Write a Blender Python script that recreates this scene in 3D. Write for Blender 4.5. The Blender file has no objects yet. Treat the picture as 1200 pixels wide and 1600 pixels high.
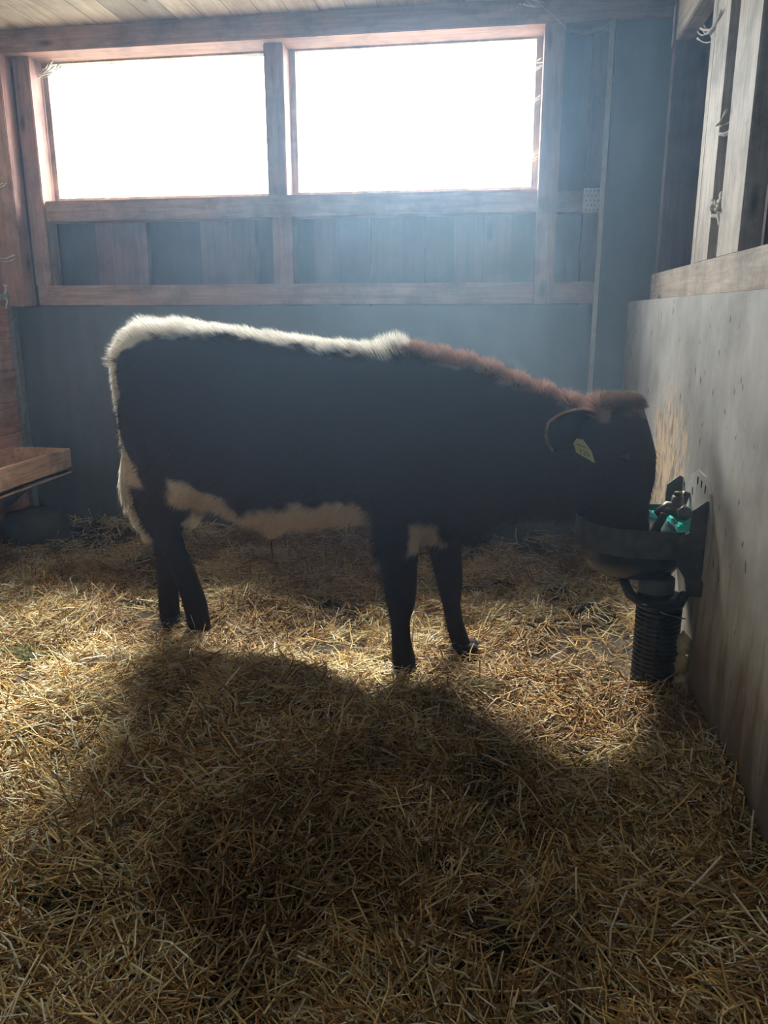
import bpy, bmesh, math, random
import numpy as np
from mathutils import Vector, Matrix
random.seed(7); rng = np.random.default_rng(11)
sc = bpy.context.scene; COL = sc.collection
R = math.radians
# ------------------------------------------------------------------ camera, light, exposure
cam_d = bpy.data.cameras.new('camera'); cam = bpy.data.objects.new('camera', cam_d); COL.objects.link(cam); sc.camera = cam
YAW, PITCH, ROLL, FPX = R(-8.735), R(-14.351), R(-0.12), 1216.8
f = Vector((math.sin(YAW)*math.cos(PITCH), math.cos(YAW)*math.cos(PITCH), math.sin(PITCH)))
r = Vector((math.cos(YAW), -math.sin(YAW), 0)); u = r.cross(f)
r2 = math.cos(ROLL)*r + math.sin(ROLL)*u; u2 = -math.sin(ROLL)*r + math.cos(ROLL)*u
M = Matrix((r2, u2, -f)).transposed().to_4x4(); M.translation = (0, 0, 1.2)
cam.matrix_world = M
cam_d.sensor_fit = 'VERTICAL'; cam_d.sensor_height = 36; cam_d.lens = FPX/1600*36; cam_d.clip_start = .02
sc.view_settings.view_transform = 'Standard'; sc.view_settings.look = 'None'; sc.view_settings.gamma = 1
sc.view_settings.use_curve_mapping = False; sc.view_settings.exposure = 0.08
SKY = 30.0; SUN = 54.0; HAZE = 0.058
w = bpy.data.worlds.new('sky'); sc.world = w; w.use_nodes = True
nt = w.node_tree; nt.nodes.clear()
tc = nt.nodes.new('ShaderNodeTexCoord'); sx = nt.nodes.new('ShaderNodeSeparateXYZ'); cr = nt.nodes.new('ShaderNodeValToRGB')
mr = nt.nodes.new('ShaderNodeMapRange'); mr.inputs['From Min'].default_value = -1
bgn = nt.nodes.new('ShaderNodeBackground'); wo = nt.nodes.new('ShaderNodeOutputWorld')
nt.links.new(tc.outputs['Generated'], sx.inputs[0]); nt.links.new(sx.outputs['Z'], mr.inputs['Value'])
nt.links.new(mr.outputs[0], cr.inputs[0]); nt.links.new(cr.outputs[0], bgn.inputs[0]); nt.links.new(bgn.outputs[0], wo.inputs[0])
e = cr.color_ramp.elements
e[0].position = .0; e[0].color = (.16, .155, .14, 1); e[1].position = 1; e[1].color = (.85, .93, 1, 1)
k = e.new(.49); k.color = (.20, .20, .18, 1); k = e.new(.51); k.color = (.80, .90, 1, 1); k = e.new(.72); k.color = (1, 1, 1, 1)
bgn.inputs[1].default_value = SKY
sd = bpy.data.lights.new('sun', 'SUN'); sd.energy = SUN; sd.angle = R(24); sd.color = (1, .95, .86)
so = bpy.data.objects.new('sun', sd); COL.objects.link(so); so.location = (-2, 8, 6)
AZ, EL = R(13), R(48.5)      # light comes from behind the back wall, slightly from the left
dirv = Vector((math.sin(AZ)*math.cos(EL), -math.cos(AZ)*math.cos(EL), -math.sin(EL)))
so.rotation_euler = dirv.to_track_quat('-Z', 'Y').to_euler()
def portal(name, loc, rot, sxx, syy):
    d = bpy.data.lights.new(name, 'AREA'); d.shape = 'RECTANGLE'; d.size = sxx; d.size_y = syy; d.cycles.is_portal = True
    o = bpy.data.objects.new(name, d); COL.objects.link(o); o.location = loc; o.rotation_euler = rot
portal('window_portal', (-1.12, 4.3, 2.1), (R(-90), 0, 0), 2.7, .85)
cy = sc.cycles
cy.use_denoising = True; cy.max_bounces = 7; cy.diffuse_bounces = 5; cy.glossy_bounces = 2; cy.transmission_bounces = 3
cy.transparent_max_bounces = 8; cy.volume_bounces = 0; cy.sample_clamp_indirect = 6; cy.volume_step_rate = 4
# ------------------------------------------------------------------ helpers
def tag(o, label=None, cat=None, group=None, kind=None):
    if label: o['label'] = label
    if cat: o['category'] = cat
    if group: o['group'] = group
    if kind: o['kind'] = kind
    return o
def empty(name, loc, label, cat, group=None):
    o = bpy.data.objects.new(name, None); COL.objects.link(o); o.location = loc; o.empty_display_size = .1
    return tag(o, label, cat, group)
def link(name, me, mat, parent=None):
    o = bpy.data.objects.new(name, me); COL.objects.link(o)
    if mat: me.materials.append(mat)
    if parent:
        o.parent = parent; L = Vector((0, 0, 0)); p = parent
        while p: L += p.location; p = p.parent
        o.location = -L
    return o
class MB:
    def __init__(s): s.bm = bmesh.new(); s.lay = s.bm.loops.layers.color.new('Col')
    def box(s, x0, x1, y0, y1, z0, z1, c=1.0, bev=0.0, rot=None):
        vs = [s.bm.verts.new((x, y, z)) for x in (x0, x1) for y in (y0, y1) for z in (z0, z1)]
        fs = [s.bm.faces.new([vs[i] for i in q]) for q in ((0,1,3,2),(4,6,7,5),(0,4,5,1),(2,3,7,6),(0,2,6,4),(1,5,7,3))]
        if rot: bmesh.ops.rotate(s.bm, verts=vs, cent=((x0+x1)/2, (y0+y1)/2, (z0+z1)/2), matrix=rot)
        for q in fs:
            for l in q.loops: l[s.lay] = (c, c, c, 1)
        if bev:
            es = list({ed for q in fs for ed in q.edges}); bmesh.ops.bevel(s.bm, geom=es, offset=bev, segments=2, affect='EDGES')
    def tube(s, pts, rad, n=8, cap=True, sq=1.0, c=1.0):
        pts = [Vector(p) for p in pts]; N = len(pts)
        rad = list(rad) if hasattr(rad, '__len__') else [rad]*N
        rings = []; up = None
        for i, p in enumerate(pts):
            d = (pts[min(i+1, N-1)] - pts[max(i-1, 0)]).normalized()
            if up is None: up = d.orthogonal().normalized()
            up = (up - d*up.dot(d)).normalized(); b = d.cross(up)
            rings.append([s.bm.verts.new(p + rad[i]*(math.cos(2*math.pi*j/n)*up + sq*math.sin(2*math.pi*j/n)*b)) for j in range(n)])
        fs = []
        for a, b in zip(rings, rings[1:]):
            for j in range(n): fs.append(s.bm.faces.new((a[j], a[(j+1) % n], b[(j+1) % n], b[j])))
        if cap: fs += [s.bm.faces.new(rings[0][::-1]), s.bm.faces.new(rings[-1])]
        for q in fs:
            q.smooth = True
            for l in q.loops: l[s.lay] = (c, c, c, 1)
    def rings(s, RR, cap=True, c=1.0, closed=False, smooth=True):
        rv = [[s.bm.verts.new(p) for p in q] for q in RR]; fs = []; n = len(rv[0])
        for a, b in zip(rv, rv[1:]):
            for j in range(n): fs.append(s.bm.faces.new((a[j], a[(j+1) % n], b[(j+1) % n], b[j])))
        if cap: fs += [s.bm.faces.new(rv[0][::-1]), s.bm.faces.new(rv[-1])]
        for q in fs:
            q.smooth = smooth
            for l in q.loops: l[s.lay] = (c, c, c, 1)
    def lathe(s, prof, cx, cy_, n=32, c=1.0):
        s.rings([[(cx + rr*math.cos(2*math.pi*j/n), cy_ + rr*math.sin(2*math.pi*j/n), z) for j in range(n)] for rr, z in prof], cap=True, c=c)
    def prism(s, poly, f3, th, c=1.0):   # poly of 2D points, f3(a, b, depth) gives a world point
        a = [s.bm.verts.new(f3(p[0], p[1], 0)) for p in poly]; b = [s.bm.verts.new(f3(p[0], p[1], th)) for p in poly]
        fs = [s.bm.faces.new(a[::-1]), s.bm.faces.new(b)]; n = len(poly)
        for i in range(n): fs.append(s.bm.faces.new((a[i], a[(i+1) % n], b[(i+1) % n], b[i])))
        for q in fs:
            for l in q.loops: l[s.lay] = (c, c, c, 1)
    def mesh(s, name):
        bmesh.ops.recalc_face_normals(s.bm, faces=s.bm.faces)
        me = bpy.data.meshes.new(name); s.bm.to_mesh(me); s.bm.free(); return me
    def build(s, name, mat, parent=None): return link(name, s.mesh(name), mat, parent)
def npmesh(name, V, F, loopcol=None, smooth=False):
    me = bpy.data.meshes.new(name); k = F.shape[1]
    me.vertices.add(len(V)); me.vertices.foreach_set('co', V.astype(np.float32).ravel())
    me.loops.add(F.size); me.loops.foreach_set('vertex_index', F.astype(np.int32).ravel())
    me.polygons.add(len(F)); me.polygons.foreach_set('loop_start', np.arange(0, F.size, k, dtype=np.int32))
    me.update(calc_edges=True)
    if smooth: me.polygons.foreach_set('use_smooth', np.ones(len(F), bool))
    if loopcol is not None:
        at = me.attributes.new('Col', 'FLOAT_COLOR', 'POINT')
        c4 = np.ones((len(V), 4), np.float32); c4[:, :3] = loopcol; at.data.foreach_set('color', c4.ravel())
    return me
# value noise
_tab = rng.random((64, 64))
def vnoise(x, y):
    xi = np.floor(x).astype(int); yi = np.floor(y).astype(int); fx = x-xi; fy = y-yi
    fx = fx*fx*(3-2*fx); fy = fy*fy*(3-2*fy); g = lambda a, b: _tab[a % 64, b % 64]
    return (g(xi, yi)*(1-fx)+g(xi+1, yi)*fx)*(1-fy)+(g(xi, yi+1)*(1-fx)+g(xi+1, yi+1)*fx)*fy
# ------------------------------------------------------------------ materials
def mat_base(name):
    m = bpy.data.materials.new(name); m.use_nodes = True; nt = m.node_tree; b = nt.nodes['Principled BSDF']; return m, nt, b
def N(nt, t, **kw):
    n = nt.nodes.new(t)
    for k_, v in kw.items():
        if k_ in n.inputs: n.inputs[k_].default_value = v
        else: setattr(n, k_, v)
    return n
def plain(name, c, rough=.6, metal=0, noise=.0, nscale=30):
    m, nt, b = mat_base(name); b.inputs['Roughness'].default_value = rough; b.inputs['Metallic'].default_value = metal
    t = N(nt, 'ShaderNodeTexCoord'); n = N(nt, 'ShaderNodeTexNoise', Scale=nscale, Detail=5.0)
    nt.links.new(t.outputs['Object'], n.inputs['Vector']); cr = N(nt, 'ShaderNodeValToRGB')
    cr.color_ramp.elements[0].color = (*[q*(1-noise) for q in c], 1); cr.color_ramp.elements[1].color = (*[min(1, q*(1+noise)) for q in c], 1)
    cr.color_ramp.elements[0].position = .3; cr.color_ramp.elements[1].position = .7
    nt.links.new(n.outputs[0], cr.inputs[0]); nt.links.new(cr.outputs[0], b.inputs['Base Color'])
    bp = N(nt, 'ShaderNodeBump', Strength=.25, Distance=.003); nt.links.new(n.outputs[0], bp.inputs['Height']); nt.links.new(bp.outputs[0], b.inputs['Normal'])
    return m
def wood(name, c0, c1, axis='x', knots=True, dirt=.5):
    m, nt, b = mat_base(name); b.inputs['Roughness'].default_value = .75
    t = N(nt, 'ShaderNodeTexCoord'); mp = N(nt, 'ShaderNodeMapping')
    s = {'x': (1.2, 18, 18), 'y': (18, 1.2, 18), 'z': (18, 18, 1.2)}[axis]; mp.inputs['Scale'].default_value = s
    nt.links.new(t.outputs['Object'], mp.inputs[0])
    n = N(nt, 'ShaderNodeTexNoise', Scale=2.2, Detail=8.0, Roughness=.65, Distortion=.8); nt.links.new(mp.outputs[0], n.inputs['Vector'])
    cr = N(nt, 'ShaderNodeValToRGB'); e = cr.color_ramp.elements; e[0].position = .32; e[0].color = (*c1, 1); e[1].position = .62; e[1].color = (*c0, 1)
    nt.links.new(n.outputs[0], cr.inputs[0])
    d = N(nt, 'ShaderNodeTexNoise', Scale=5.0, Detail=6.0, Roughness=.7); nt.links.new(t.outputs['Object'], d.inputs['Vector'])
    dr = N(nt, 'ShaderNodeValToRGB'); q = dr.color_ramp.elements; q[0].position = .33; q[0].color = (1-dirt, 1-dirt, 1-dirt, 1); q[1].position = .55; q[1].color = (1, 1, 1, 1)
    nt.links.new(d.outputs[0], dr.inputs[0])
    mx = N(nt, 'ShaderNodeMixRGB', blend_type='MULTIPLY', Fac=1.0); nt.links.new(cr.outputs[0], mx.inputs[1]); nt.links.new(dr.outputs[0], mx.inputs[2])
    last = mx
    if knots:
        v = N(nt, 'ShaderNodeTexVoronoi', Scale=1.0); mp2 = N(nt, 'ShaderNodeMapping')
        mp2.inputs['Scale'].default_value = {'x': (2.2, 7, 7), 'y': (7, 2.2, 7), 'z': (7, 7, 2.2)}[axis]
        nt.links.new(t.outputs['Object'], mp2.inputs[0]); nt.links.new(mp2.outputs[0], v.inputs['Vector'])
        kr = N(nt, 'ShaderNodeValToRGB'); q = kr.color_ramp.elements; q[0].position = .04; q[0].color = (.35, .28, .22, 1); q[1].position = .13; q[1].color = (1, 1, 1, 1)
        nt.links.new(v.outputs['Distance'], kr.inputs[0])
        m2 = N(nt, 'ShaderNodeMixRGB', blend_type='MULTIPLY', Fac=1.0); nt.links.new(mx.outputs[0], m2.inputs[1]); nt.links.new(kr.outputs[0], m2.inputs[2]); last = m2
    ca = N(nt, 'ShaderNodeVertexColor', layer_name='Col'); m3 = N(nt, 'ShaderNodeMixRGB', blend_type='MULTIPLY', Fac=1.0)
    nt.links.new(last.outputs[0], m3.inputs[1]); nt.links.new(ca.outputs[0], m3.inputs[2]); nt.links.new(m3.outputs[0], b.inputs['Base Color'])
    bp = N(nt, 'ShaderNodeBump', Strength=.4, Distance=.004); nt.links.new(n.outputs[0], bp.inputs['Height']); nt.links.new(bp.outputs[0], b.inputs['Normal'])
    return m
def concrete(name, c0, c1, rust=False, pits=True):
    m, nt, b = mat_base(name); b.inputs['Roughness'].default_value = .7
    t = N(nt, 'ShaderNodeTexCoord')
    n = N(nt, 'ShaderNodeTexNoise', Scale=2.3, Detail=9.0, Roughness=.68); nt.links.new(t.outputs['Object'], n.inputs['Vector'])
    cr = N(nt, 'ShaderNodeValToRGB'); e = cr.color_ramp.elements; e[0].position = .32; e[0].color = (*c1, 1); e[1].position = .66; e[1].color = (*c0, 1)
    nt.links.new(n.outputs[0], cr.inputs[0])
    mp = N(nt, 'ShaderNodeMapping'); mp.inputs['Scale'].default_value = (7, 7, 1.3); nt.links.new(t.outputs['Object'], mp.inputs[0])
    s = N(nt, 'ShaderNodeTexNoise', Scale=1.6, Detail=6.0, Roughness=.6); nt.links.new(mp.outputs[0], s.inputs['Vector'])
    sr = N(nt, 'ShaderNodeValToRGB'); q = sr.color_ramp.elements; q[0].position = .35; q[0].color = (.86, .84, .80, 1); q[1].position = .6; q[1].color = (1, 1, 1, 1)
    nt.links.new(s.outputs[0], sr.inputs[0]); mx = N(nt, 'ShaderNodeMixRGB', blend_type='MULTIPLY', Fac=1.0)
    nt.links.new(cr.outputs[0], mx.inputs[1]); nt.links.new(sr.outputs[0], mx.inputs[2]); last = mx.outputs[0]
    if pits:
        v = N(nt, 'ShaderNodeTexVoronoi', Scale=1.0); mp2 = N(nt, 'ShaderNodeMapping'); mp2.inputs['Scale'].default_value = (24, 24, 12)
        wn = N(nt, 'ShaderNodeTexNoise', Scale=14.0, Detail=3.0); wm = N(nt, 'ShaderNodeMixRGB', Fac=.06); nt.links.new(t.outputs['Object'], wn.inputs['Vector'])
        nt.links.new(t.outputs['Object'], wm.inputs[1]); nt.links.new(wn.outputs['Color'], wm.inputs[2])
        nt.links.new(wm.outputs[0], mp2.inputs[0]); nt.links.new(mp2.outputs[0], v.inputs['Vector'])
        pr = N(nt, 'ShaderNodeValToRGB'); q = pr.color_ramp.elements; q[0].position = .10; q[0].color = (.16, .13, .11, 1); q[1].position = .17; q[1].color = (1, 1, 1, 1)
        nt.links.new(v.outputs['Distance'], pr.inputs[0])
        gate = N(nt, 'ShaderNodeTexNoise', Scale=6.0, Detail=2.0); nt.links.new(t.outputs['Object'], gate.inputs['Vector'])
        gm = N(nt, 'ShaderNodeMapRange'); gm.inputs['From Min'].default_value = .42; gm.inputs['From Max'].default_value = .52; nt.links.new(gate.outputs[0], gm.inputs['Value'])
        m2 = N(nt, 'ShaderNodeMixRGB', blend_type='MULTIPLY'); nt.links.new(gm.outputs[0], m2.inputs[0]); nt.links.new(last, m2.inputs[1]); nt.links.new(pr.outputs[0], m2.inputs[2]); last = m2.outputs[0]
    if rust:   # worn tan patch where the facing has come away, and tan streaks
        sp = N(nt, 'ShaderNodeSeparateXYZ'); nt.links.new(t.outputs['Object'], sp.inputs[0])
        def gauss(sock, c, wd):
            a = N(nt, 'ShaderNodeMath', operation='SUBTRACT'); nt.links.new(sock, a.inputs[0]); a.inputs[1].default_value = c
            d = N(nt, 'ShaderNodeMath', operation='DIVIDE'); nt.links.new(a.outputs[0], d.inputs[0]); d.inputs[1].default_value = wd
            p = N(nt, 'ShaderNodeMath', operation='POWER'); nt.links.new(d.outputs[0], p.inputs[0]); p.inputs[1].default_value = 2; return p
        gy = gauss(sp.outputs['Y'], 2.80, .30); gz = gauss(sp.outputs['Z'], .66, .26)
        ad = N(nt, 'ShaderNodeMath', operation='ADD'); nt.links.new(gy.outputs[0], ad.inputs[0]); nt.links.new(gz.outputs[0], ad.inputs[1])
        mp3 = N(nt, 'ShaderNodeMapping'); mp3.inputs['Scale'].default_value = (6, 8, 4); nt.links.new(t.outputs['Object'], mp3.inputs[0])
        rn = N(nt, 'ShaderNodeTexNoise', Scale=1.6, Detail=8.0, Roughness=.7); nt.links.new(mp3.outputs[0], rn.inputs['Vector'])
        s2 = N(nt, 'ShaderNodeMath', operation='MULTIPLY'); nt.links.new(ad.outputs[0], s2.inputs[0]); s2.inputs[1].default_value = .16
        s3 = N(nt, 'ShaderNodeMath', operation='SUBTRACT'); nt.links.new(rn.outputs[0], s3.inputs[0]); nt.links.new(s2.outputs[0], s3.inputs[1])
        rr = N(nt, 'ShaderNodeMapRange'); rr.inputs['From Min'].default_value = .30; rr.inputs['From Max'].default_value = .42; rr.inputs['To Max'].default_value = .85
        nt.links.new(s3.outputs[0], rr.inputs['Value'])
        rc = N(nt, 'ShaderNodeValToRGB'); q = rc.color_ramp.elements; q[0].position = .42; q[0].color = (.16, .12, .085, 1); q[1].position = .52; q[1].color = (.62, .47, .30, 1)
        rn2 = N(nt, 'ShaderNodeTexNoise', Scale=3.5, Detail=8.0, Roughness=.7); nt.links.new(mp3.outputs[0], rn2.inputs['Vector']); nt.links.new(rn2.outputs[0], rc.inputs[0])
        m4 = N(nt, 'ShaderNodeMixRGB'); nt.links.new(rr.outputs[0], m4.inputs[0]); nt.links.new(last, m4.inputs[1]); nt.links.new(rc.outputs[0], m4.inputs[2]); last = m4.outputs[0]
        dn_ = N(nt, 'ShaderNodeTexNoise', Scale=2.2, Detail=7.0, Roughness=.65); nt.links.new(mp.outputs[0], dn_.inputs['Vector'])   # brown low on the wall: muck, with shade of head and bowl painted in
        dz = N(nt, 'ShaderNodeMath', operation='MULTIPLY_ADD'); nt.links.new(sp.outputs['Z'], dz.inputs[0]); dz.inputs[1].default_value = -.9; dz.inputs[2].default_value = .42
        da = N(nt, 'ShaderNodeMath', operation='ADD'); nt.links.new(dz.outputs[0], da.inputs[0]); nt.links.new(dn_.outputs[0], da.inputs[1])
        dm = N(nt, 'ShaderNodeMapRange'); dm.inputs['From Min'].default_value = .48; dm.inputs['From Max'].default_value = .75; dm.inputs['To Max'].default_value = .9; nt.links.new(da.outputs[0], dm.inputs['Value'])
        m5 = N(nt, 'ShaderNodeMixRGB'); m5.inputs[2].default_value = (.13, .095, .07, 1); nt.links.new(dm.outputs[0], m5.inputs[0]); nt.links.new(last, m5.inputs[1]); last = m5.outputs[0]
    nt.links.new(last, b.inputs['Base Color'])
    bp = N(nt, 'ShaderNodeBump', Strength=.35, Distance=.006); nt.links.new(n.outputs[0], bp.inputs['Height']); nt.links.new(bp.outputs[0], b.inputs['Normal'])
    return m
def colmat(name, rough=.7, trans=.0, spec=.3):
    m, nt, b = mat_base(name); b.inputs['Roughness'].default_value = rough; b.inputs['Specular IOR Level'].default_value = spec
    ca = N(nt, 'ShaderNodeVertexColor', layer_name='Col'); nt.links.new(ca.outputs[0], b.inputs['Base Color'])
    if trans:
        tr = N(nt, 'ShaderNodeBsdfTranslucent'); nt.links.new(ca.outputs[0], tr.inputs[0]); mx = N(nt, 'ShaderNodeMixShader', Fac=trans)
        nt.links.new(b.outputs[0], mx.inputs[1]); nt.links.new(tr.outputs[0], mx.inputs[2]); nt.links.new(mx.outputs[0], nt.nodes['Material Output'].inputs[0])
    return m
MT = {}
MT['wx'] = wood('timber_horizontal', (.42, .235, .165), (.23, .12, .08), 'x')
MT['wz'] = wood('timber_upright', (.40, .215, .155), (.21, .105, .08), 'z')
MT['wy'] = wood('timber_pale_rail', (.54, .46, .38), (.34, .27, .20), 'y', dirt=.5)
MT['wzp'] = wood('timber_pale_upright', (.54, .485, .41), (.34, .285, .22), 'z', dirt=.5)
MT['clad'] = wood('cladding', (.20, .085, .07), (.11, .045, .038), 'z')
MT['ceil'] = wood('ceiling_boards', (.52, .46, .35), (.32, .26, .17), 'y', dirt=.25)
MT['lwall'] = wood('left_wall_boards', (.80, .45, .28), (.56, .29, .17), 'y')
MT['trough'] = wood('trough_wood', (.92, .64, .42), (.58, .36, .22), 'y', knots=False)
MT['dark'] = wood('dark_boards', (.05, .03, .027), (.03, .019, .017), 'z')
MT['dark2'] = wood('dark_upright', (.16, .085, .075), (.09, .05, .045), 'z')
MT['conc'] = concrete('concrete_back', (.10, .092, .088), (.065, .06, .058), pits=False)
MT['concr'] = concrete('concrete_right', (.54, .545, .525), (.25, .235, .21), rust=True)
MT['pillar'] = concrete('concrete_pillar', (.17, .18, .175), (.12, .125, .12), pits=False)
MT['muck'] = plain('muck', (.045, .028, .014), .85, 0, .7, 18)
MT['cream'] = plain('cream_boards', (.62, .56, .40), .8, 0, .15, 9)
MT['metal'] = plain('galvanised', (.36, .37, .37), .45, .6, .2, 40)
MT['steelw'] = plain('zinc_plate', (.50, .50, .47), .5, .3, .12, 40)
MT['iron'] = plain('dark_iron', (.07, .065, .06), .6, .5, .4, 30)
MT['blackpl'] = plain('black_plastic', (.012, .012, .014), .22, 0, .2, 30)
MT['teal'] = plain('teal_enamel', (.05, .62, .55), .25, 0, .12, 12)
MT['brass'] = plain('dull_brass', (.11, .095, .08), .35, .5, .4, 50)
MT['greypl'] = plain('grey_plastic', (.07, .075, .08), .5, 0, .2, 20)
MT['foam'] = plain('pale_foam', (.50, .44, .24), .9, 0, .2, 20)
MT['stone'] = plain('stone', (.06, .052, .045), .9, 0, .4, 14)
MT['web'] = plain('cobweb', (.55, .52, .46), 1.0, 0, .2, 60)
MT['twine'] = plain('white_twine', (.85, .85, .82), .8, 0, .1, 200)
MT['hoof'] = plain('hoof_horn', (.01, .009, .008), 1.0, 0, .3, 40)
MT['eye'] = plain('eye_dark', (.01, .008, .008), .1, 0, .1, 10)
MT['tagy'] = plain('yellow_plastic', (.52, .48, .20), .5, 0, .08, 30)
MT['ink'] = plain('tag_print', (.05, .05, .03), .6)
MT['straw'] = colmat('straw', .6, .12, .35)
MT['fur'] = colmat('fur', .7, .5, .1)
MT['hide'] = colmat('hide', .8, 0, .1)
# ------------------------------------------------------------------ setting
XR = .565; XL = -2.63
def hfield(x, y):
    h = .06*(vnoise(x*1.9+3, y*1.9+7)-.5) + .055*(vnoise(x*5+11, y*5+2)-.5) + .028*(vnoise(x*13, y*13+5)-.5)
    h = h + .10*np.exp(-((x-XR)/.22)**2) + .05*np.exp(-(((x+.62)/.42)**2+((y-2.02)/.28)**2)) + .05*np.exp(-((y-4)/.3)**2)
    h = h - .035*np.exp(-(((x-.16)/.5)**2+((y-1.55)/.16)**2)) - .03*np.exp(-(((x+1.1)/.35)**2+((y-1.7)/.2)**2))
    return h
gx, gy = np.meshgrid(np.linspace(-2.7, XR+.06, 200), np.linspace(-1.5, 4.05, 300), indexing='ij')
gz = hfield(gx, gy) - .012
V = np.stack([gx.ravel(), gy.ravel(), gz.ravel()], 1); idx = np.arange(200*300).reshape(200, 300)
F = np.stack([idx[:-1, :-1].ravel(), idx[1:, :-1].ravel(), idx[1:, 1:].ravel(), idx[:-1, 1:].ravel()], 1)
tag(link('floor', npmesh('floor', V, F, smooth=True), MT['muck']), kind='structure')
b = MB(); b.box(-2.9, 1.9, -1.7, 4.4, -.3, -.12); tag(b.build('floor', MT['stone']), kind='structure')
# back wall: concrete base and board cladding
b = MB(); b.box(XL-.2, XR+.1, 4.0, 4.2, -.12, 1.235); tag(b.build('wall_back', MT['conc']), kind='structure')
b = MB()
xs = [-2.45, -2.351, -2.171, -1.882, -1.588, -1.294, -1.13, -.988, -.855, -.69, -.526, -.413, -.269, -.127, .014, .16]
dep = [4.15, 4.13, 4.09, 4.125, 4.09, 4.15, 4.15, 4.12, 4.09, 4.12, 4.09, 4.12, 4.09, 4.12, 4.09]
for i in range(len(xs)-1):
    b.box(xs[i]-.004, xs[i+1]-.006, dep[i], 4.17, 1.2, 1.76, random.uniform(.6, 1.2))
b.box(XL-.2, -2.42, 4.12, 4.17, 1.2, 2.6, .9)
for x0, x1, d, c in ((.16, .34, 4.13, .75), (.345, .5, 4.085, 1.2), (.5, .75, 4.13, .9)): b.box(x0, x1, d, 4.17, 1.2, 2.6, c)
b.box(-2.9, 1.9, 4.17, 4.2, 2.46, 2.75, .8); b.box(-2.9, .8, 4.165, 4.2, 1.15, 1.76, .5); b.box(.17, .8, 4.165, 4.2, 1.15, 2.7, .5); b.box(-2.9, -2.43, 4.165, 4.2, 1.15, 2.7, .5)
tag(b.build('wall_back', MT['clad']), kind='structure')
b = MB()
for i in range(10): b.box(.7+i*.12, .7+i*.12+.115, 4.0, 4.2, -.12, 2.75, random.uniform(.7, 1.1))
tag(b.build('wall_back', MT['dark']), kind='structure')
def trim(i, mat, *boxes, bev=.004):
    b = MB()
    for q in boxes: b.box(*q, bev=bev)
    return tag(b.build('trim_%d' % i, MT[mat]), kind='structure')
trim(1, 'wx', (XL, .78, 3.93, 4.16, 2.437, 2.54))                        # head beam over the windows
trim(2, 'wx', (-2.385, .128, 3.985, 4.11, 1.662, 1.762))                 # window sill
trim(3, 'wx', (-2.47, .40, 3.975, 4.10, 1.242, 1.343))                   # bottom rail
trim(4, 'wz', (-1.188, -1.092, 3.985, 4.16, 1.762, 2.437))               # post between the windows
trim(5, 'wz', (-1.175, -1.075, 3.99, 4.10, 1.343, 1.662))                # stud under the sill
trim(6, 'wz', (-2.66, -2.50, 3.90, 4.0, 1.237, 2.437))                   # left corner post
trim(7, 'wz', (-2.485, -2.395, 3.985, 4.10, 1.343, 2.437))               # second post
trim(8, 'wz', (.122, .212, 3.93, 4.16, 1.238, 2.437))                    # post right of the windows
trim(9, 'wx', (.212, .42, 4.02, 4.1, 1.66, 1.755), (.212, .42, 4.03, 4.1, 1.242, 1.34))
# windows
def window(i, x0, x1):
    root = MB(); y0, y1, z0, z1 = 4.10, 4.15, 1.762, 2.437; t = .03
    root.box(x0, x0+t, y0, y1, z0, z1); root.box(x1-t, x1, y0, y1, z0, z1); root.box(x0+t, x1-t, y0, y1, z0, z0+.028); root.box(x0+t, x1-t, y0, y1, z1-.008, z1)
    o = tag(root.build('window_%d' % i, MT['wzp']), kind='structure')
    p = MB(); p.box(x0+t, x1-t, 4.128, 4.132, z0+.028, z1-.008)
    m = bpy.data.materials.get('window_glass')
    if not m:
        m = bpy.data.materials.new('window_glass'); m.use_nodes = True; nt = m.node_tree; nt.nodes.clear()
        a = N(nt, 'ShaderNodeBsdfTransparent'); g = N(nt, 'ShaderNodeBsdfGlossy', Roughness=.05); a.inputs[0].default_value = (.96, .98, .98, 1)
        x = N(nt, 'ShaderNodeMixShader', Fac=.04); o_ = N(nt, 'ShaderNodeOutputMaterial')
        nt.links.new(a.outputs[0], x.inputs[1]); nt.links.new(g.outputs[0], x.inputs[2]); nt.links.new(x.outputs[0], o_.inputs[0])
    p.build('pane', m, o)
window(1, -2.395, -1.188); window(2, -1.092, .122)
# ceiling boards
b = MB(); x = -2.9
while x < 1.9:
    wd = random.uniform(.125, .145); b.box(x, x+wd-.004, -1.7, 4.3, 2.541, 2.57+random.uniform(0, .004), random.uniform(.78, 1.12)); x += wd
b.box(-2.9, 1.95, -1.7, 4.35, 2.572, 2.7, .7)
tag(b.build('ceiling', MT['ceil']), kind='structure')
# pillar
b = MB(); b.box(.425, .74, 3.955, 4.17, -.12, 2.541, bev=.008); tag(b.build('wall_back', MT['pillar']), kind='structure')
# right wall
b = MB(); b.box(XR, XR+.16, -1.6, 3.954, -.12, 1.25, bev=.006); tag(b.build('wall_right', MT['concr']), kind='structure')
b = MB()
for i in range(34): b.box(1.62, 1.66, -1.7+i*.18, -1.7+i*.18+.176, -.2, 2.6, random.uniform(.7, 1.15))
b.box(1.66, 1.8, -1.7, 4.4, -.2, 2.7, .8)
tag(b.build('wall_right', MT['dark']), kind='structure')
X2 = .64
trim(10, 'wy', (X2-.012, X2+.07, -1.6, 3.75, 1.252, 1.363))                     # pale rail on the concrete
trim(11, 'wy', (X2, X2+.07, -1.6, 3.79, 2.27, 2.43))                       # plate over the opening
trim(12, 'dark2', (X2, X2+.20, 3.68, 3.75, 1.363, 2.54))
trim(13, 'wzp', (X2+.01, X2+.05, 3.03, 3.09, 1.363, 2.27))
trim(14, 'wzp', (X2, X2+.06, 2.80, 2.985, 1.363, 2.27))
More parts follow.
